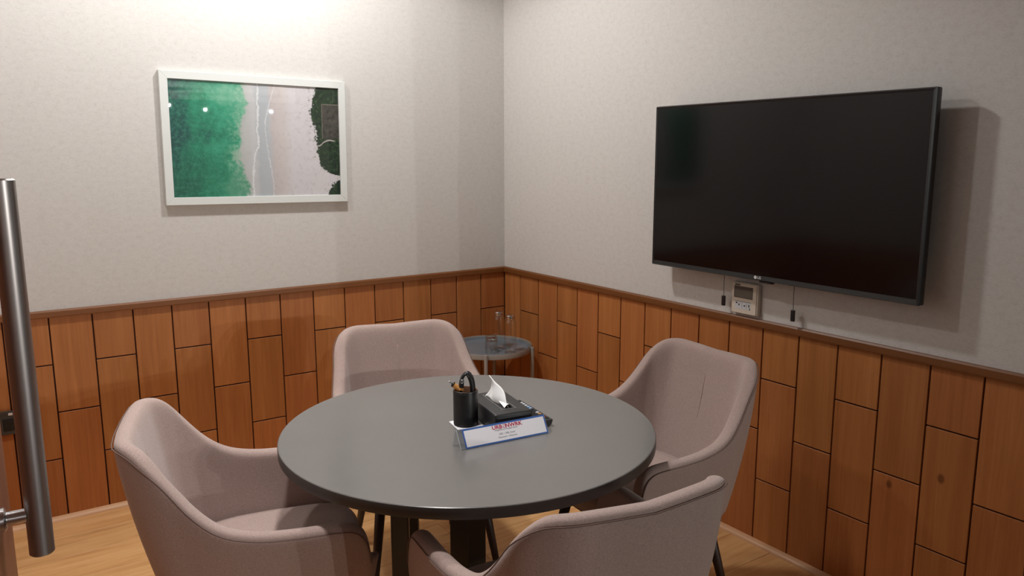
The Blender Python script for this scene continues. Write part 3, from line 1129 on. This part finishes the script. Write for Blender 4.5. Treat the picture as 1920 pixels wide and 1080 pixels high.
co = obj('coaster', prism([(-1.345, -1.781), (-1.2655, -1.794), (-1.2635, -1.708), (-1.331, -1.703)], 2, TZ, TZ + 0.0012), PAPER)
tag(co, 'thin white card lying under the pen cup', 'card')

# tissue box
FLp, FRp, BRp = Vector((-1.270, -1.866)), Vector((-1.155, -1.891)), Vector((-1.126, -1.678))
BLp = FLp + (BRp - FRp)
cen = (FLp + BRp) / 2
ang = math.atan2(FRp.y - FLp.y, FRp.x - FLp.x) + 0.035
bw, bd, bh = (FRp - FLp).length / 2, (BRp - FRp).length / 2, 0.056
tx = thing('tissue_box', 'black leather tissue box with a white tissue sticking out', 'tissue box', (cen.x, cen.y, TZ), ang)
bm = bmesh.new()
add_box(bm, (-bw, -bd, 0), (bw, bd, bh), 0.006, 3)
smooth_angle(obj('box_body', bm, LEATHER, tx), 40)
sx_, sy0, sy1 = 0.020, -0.072, 0.078
bm = bmesh.new()
add_box(bm, (-sx_, sy0, bh - 0.001), (sx_, sy1, bh + 0.0004))
obj('opening', bm, BLACK_MATT, tx)
bm = bmesh.new()
for a, b in (((-sx_ - .002, sy0 - .002), (-sx_, sy1 + .002)), ((sx_, sy0 - .002), (sx_ + .002, sy1 + .002)), ((-sx_, sy0 - .002), (sx_, sy0)), ((-sx_, sy1), (sx_, sy1 + .002))):
    add_box(bm, (a[0], a[1], bh - .001), (b[0], b[1], bh + .0011))
obj('opening_edge', bm, STITCH, tx)
bm = bmesh.new()
fy = -bd - 0.0003
for a, b in (((-bw + .012, .012), (bw - .012, .0127)), ((-bw + .012, bh - .0127), (bw - .012, bh - .012)), ((-bw + .012, .012), (-bw + .0127, bh - .012)), ((bw - .0127, .012), (bw - .012, bh - .012))):
    add_box(bm, (a[0], fy, a[1]), (b[0], fy + .001, b[1]))
obj('stitching', bm, STITCH, tx)
bm = bmesh.new()
NU, NV = 22, 12
tipp, frontp = Vector((-.012, sy1 - .034, bh + .069)), Vector((.006, sy0 + .010, bh + .002))
g = []
for i in range(NU + 1):
    u = i / NU
    lo_ = Vector((-.017 + .020 * u * u, sy1 - .006 + (sy0 + .012 - sy1 + .006) * u, bh - .001))
    hi_ = tipp.lerp(frontp, u) + Vector((.004 * math.sin(PI * u), 0, .010 * math.sin(PI * u ** .8)))
    row = []
    for j in range(NV + 1):
        v = j / NV
        q = lo_.lerp(hi_, v)
        q.x += .006 * math.sin(PI * v) * math.cos(5 * u) + .004 * math.sin(9 * u + 2.5 * v)
        q.y += (1 - u) ** 3 * .012 * math.sin(PI * v * 1.0) * -1 + (1 - u) ** 6 * .010 * v * v
        row.append(bm.verts.new(q))
    g.append(row)
for i in range(NU):
    for j in range(NV):
        bm.faces.new((g[i][j], g[i + 1][j], g[i + 1][j + 1], g[i][j + 1]))
ts = obj('tissue', bm, TISSUE, tx, True)
sm_ = ts.modifiers.new('thick', 'SOLIDIFY')
sm_.thickness = 0.0012
bm = bmesh.new()
g = []
for i in range(13):
    u = i / 12
    row = []
    for j in range(7):
        v = j / 6
        row.append(bm.verts.new((-0.010 + 0.024 * v, sy0 + 0.010 + 0.06 * u * (1 - .3 * v), bh + 0.001 + 0.010 * math.sin(PI * v) * (1 - u) + 0.012 * u * (1 - v))))
    g.append(row)
for i in range(12):
    for j in range(6):
        bm.faces.new((g[i][j], g[i + 1][j], g[i + 1][j + 1], g[i][j + 1]))
obj('tissue_fold', bm, TISSUE, tx, True)

# remote control
ra = math.atan2(0.235, 0.030) - PI / 2
rm = thing('remote_control', 'black remote control lying along the right side of the tissue box', 'remote control', (-1.1235, -1.903, TZ), ra)
poly = [(-.0235, .021), (.0235, .021), (.0232, .017), (.020, .008), (.0145, .002), (.008, 0), (-.008, 0), (-.0145, .002), (-.020, .008), (-.0232, .017)]
bm = bmesh.new()
add_prism(bm, poly, 1, 0, .205)
obj('casing', bm, BLACK, rm)
random.seed(3)
for rowi in range(13):
    for c_ in range(3):
        yy, xx = .016 + rowi * .0145, -.013 + c_ * .013
        m = BLACK_MATT
        if (rowi, c_) in ((3, 2),):
            m = GOLD
        if (rowi, c_) in ((7, 2), (8, 2)):
            m = plain('pale blue key', lin(150, 186, 226), 0.4)
        if (rowi, c_) in ((1, 2),):
            m = plain('dull red key', lin(120, 44, 38), 0.4)
        if (rowi, c_) in ((4, 2), (10, 2), (11, 2), (9, 2)):
            m = STICKER
        obj('button', box((xx - .0045, yy - .004, .0205), (xx + .0045, yy + .004, .0228), .0008), m, rm)

# acrylic name stand
A_, B_ = Vector((-1.417, -1.921)), Vector((-1.145, -1.946))
sa = math.atan2(B_.y - A_.y, B_.x - A_.x)
W_ = (B_ - A_).length
sg = thing('sign_stand', 'clear acrylic tent sign with blue bordered white card on the table', 'sign', (A_.x, A_.y, TZ), sa)
top = Vector((0, 0.030, 0.0485))
sl = math.atan2(top.z, top.y)


def slab(y0, z0, y1, z1, th, x0, x1):
    d = Vector((y1 - y0, z1 - z0)).normalized()
    nrm = Vector((-d.y, d.x)) * th
    return [(y0, z0), (y1, z1), (y1 + nrm.x, z1 + nrm.y), (y0 + nrm.x, z0 + nrm.y)], 0, x0, x1


bm = bmesh.new()
add_prism(bm, *slab(0, 0.0005, top.y, top.z, -0.0018, 0, W_))
obj('front_sheet', bm, CLEAR, sg)
bm = bmesh.new()
add_prism(bm, *slab(0.047, 0.0005, top.y + .0005, top.z, 0.0018, -0.004, W_))
obj('rear_sheet', bm, CLEAR, sg)
for q in (slab(0, 0.0005, top.y, top.z, -0.0018, -0.0009, 0), slab(0.047, 0.0005, top.y + .0005, top.z, 0.0018, -0.0049, -0.004), slab(0, 0.0005, top.y, top.z, -0.0018, W_, W_ + .0009)):
    bm = bmesh.new()
    add_prism(bm, *q)
    obj('sheet_edge', bm, EDGE, sg)
obj('foot_lip', box((0, -0.004, 0), (W_, -0.0002, 0.0016)), CLEAR, sg)
rotx = (sl, 0, 0)
pc_ = (W_ / 2 + 0.006, top.y / 2, top.z / 2)
nv = Vector((0, -math.sin(sl), math.cos(sl)))
L_ = top.length
card = obj('card', box((-W_ / 2 + .008, -L_ / 2 + .0015, -.0003), (W_ / 2 - .006, L_ / 2 - .002, .0003)), BLUE, sg, loc=Vector(pc_) + nv * 0.0008, rot=rotx)
obj('card_face', box((-W_ / 2 + .0122, -L_ / 2 + .0053, .0003), (W_ / 2 - .0102, L_ / 2 - .0070, .0005)), PAPER, card)
Z_ = .0006
text('lettering', 'URB', .0148, RED, card, (-.0235, .0146, Z_), (0, 0, 0), bold=.0004, align='CENTER', sx=1.15)
text('lettering', 'NWRK', .0148, RED, card, (.0285, .0146, Z_), (0, 0, 0), bold=.0004, align='CENTER', sx=1.15)
bm = bmesh.new()
for a, b in (((-.0046, .0038), (.0046, .0052)), ((.0032, -.0048), (.0046, .0052)), ((-.0046, -.0048), (.0046, -.0036)), ((-.0046, -.0004), (.0032, .0008)), ((-.0046, -.0048), (-.0034, .0008))):
    add_box(bm, (a[0], a[1], 0), (b[0], b[1], .0002))
obj('lettering', bm, RED, card, loc=(-.0005, .0150, Z_))
text('lettering', 'Integrated and Managed Spaces', .0056, GREYTXT, card, (.003, .0068, Z_), (0, 0, 0))
text('lettering', 'SSID - URB_Guest', .0066, GREYTXT, card, (.003, -.0050, Z_), (0, 0, 0))
text('lettering', 'Password - Urbanwrk', .0066, GREYTXT, card, (.003, -.0140, Z_), (0, 0, 0))
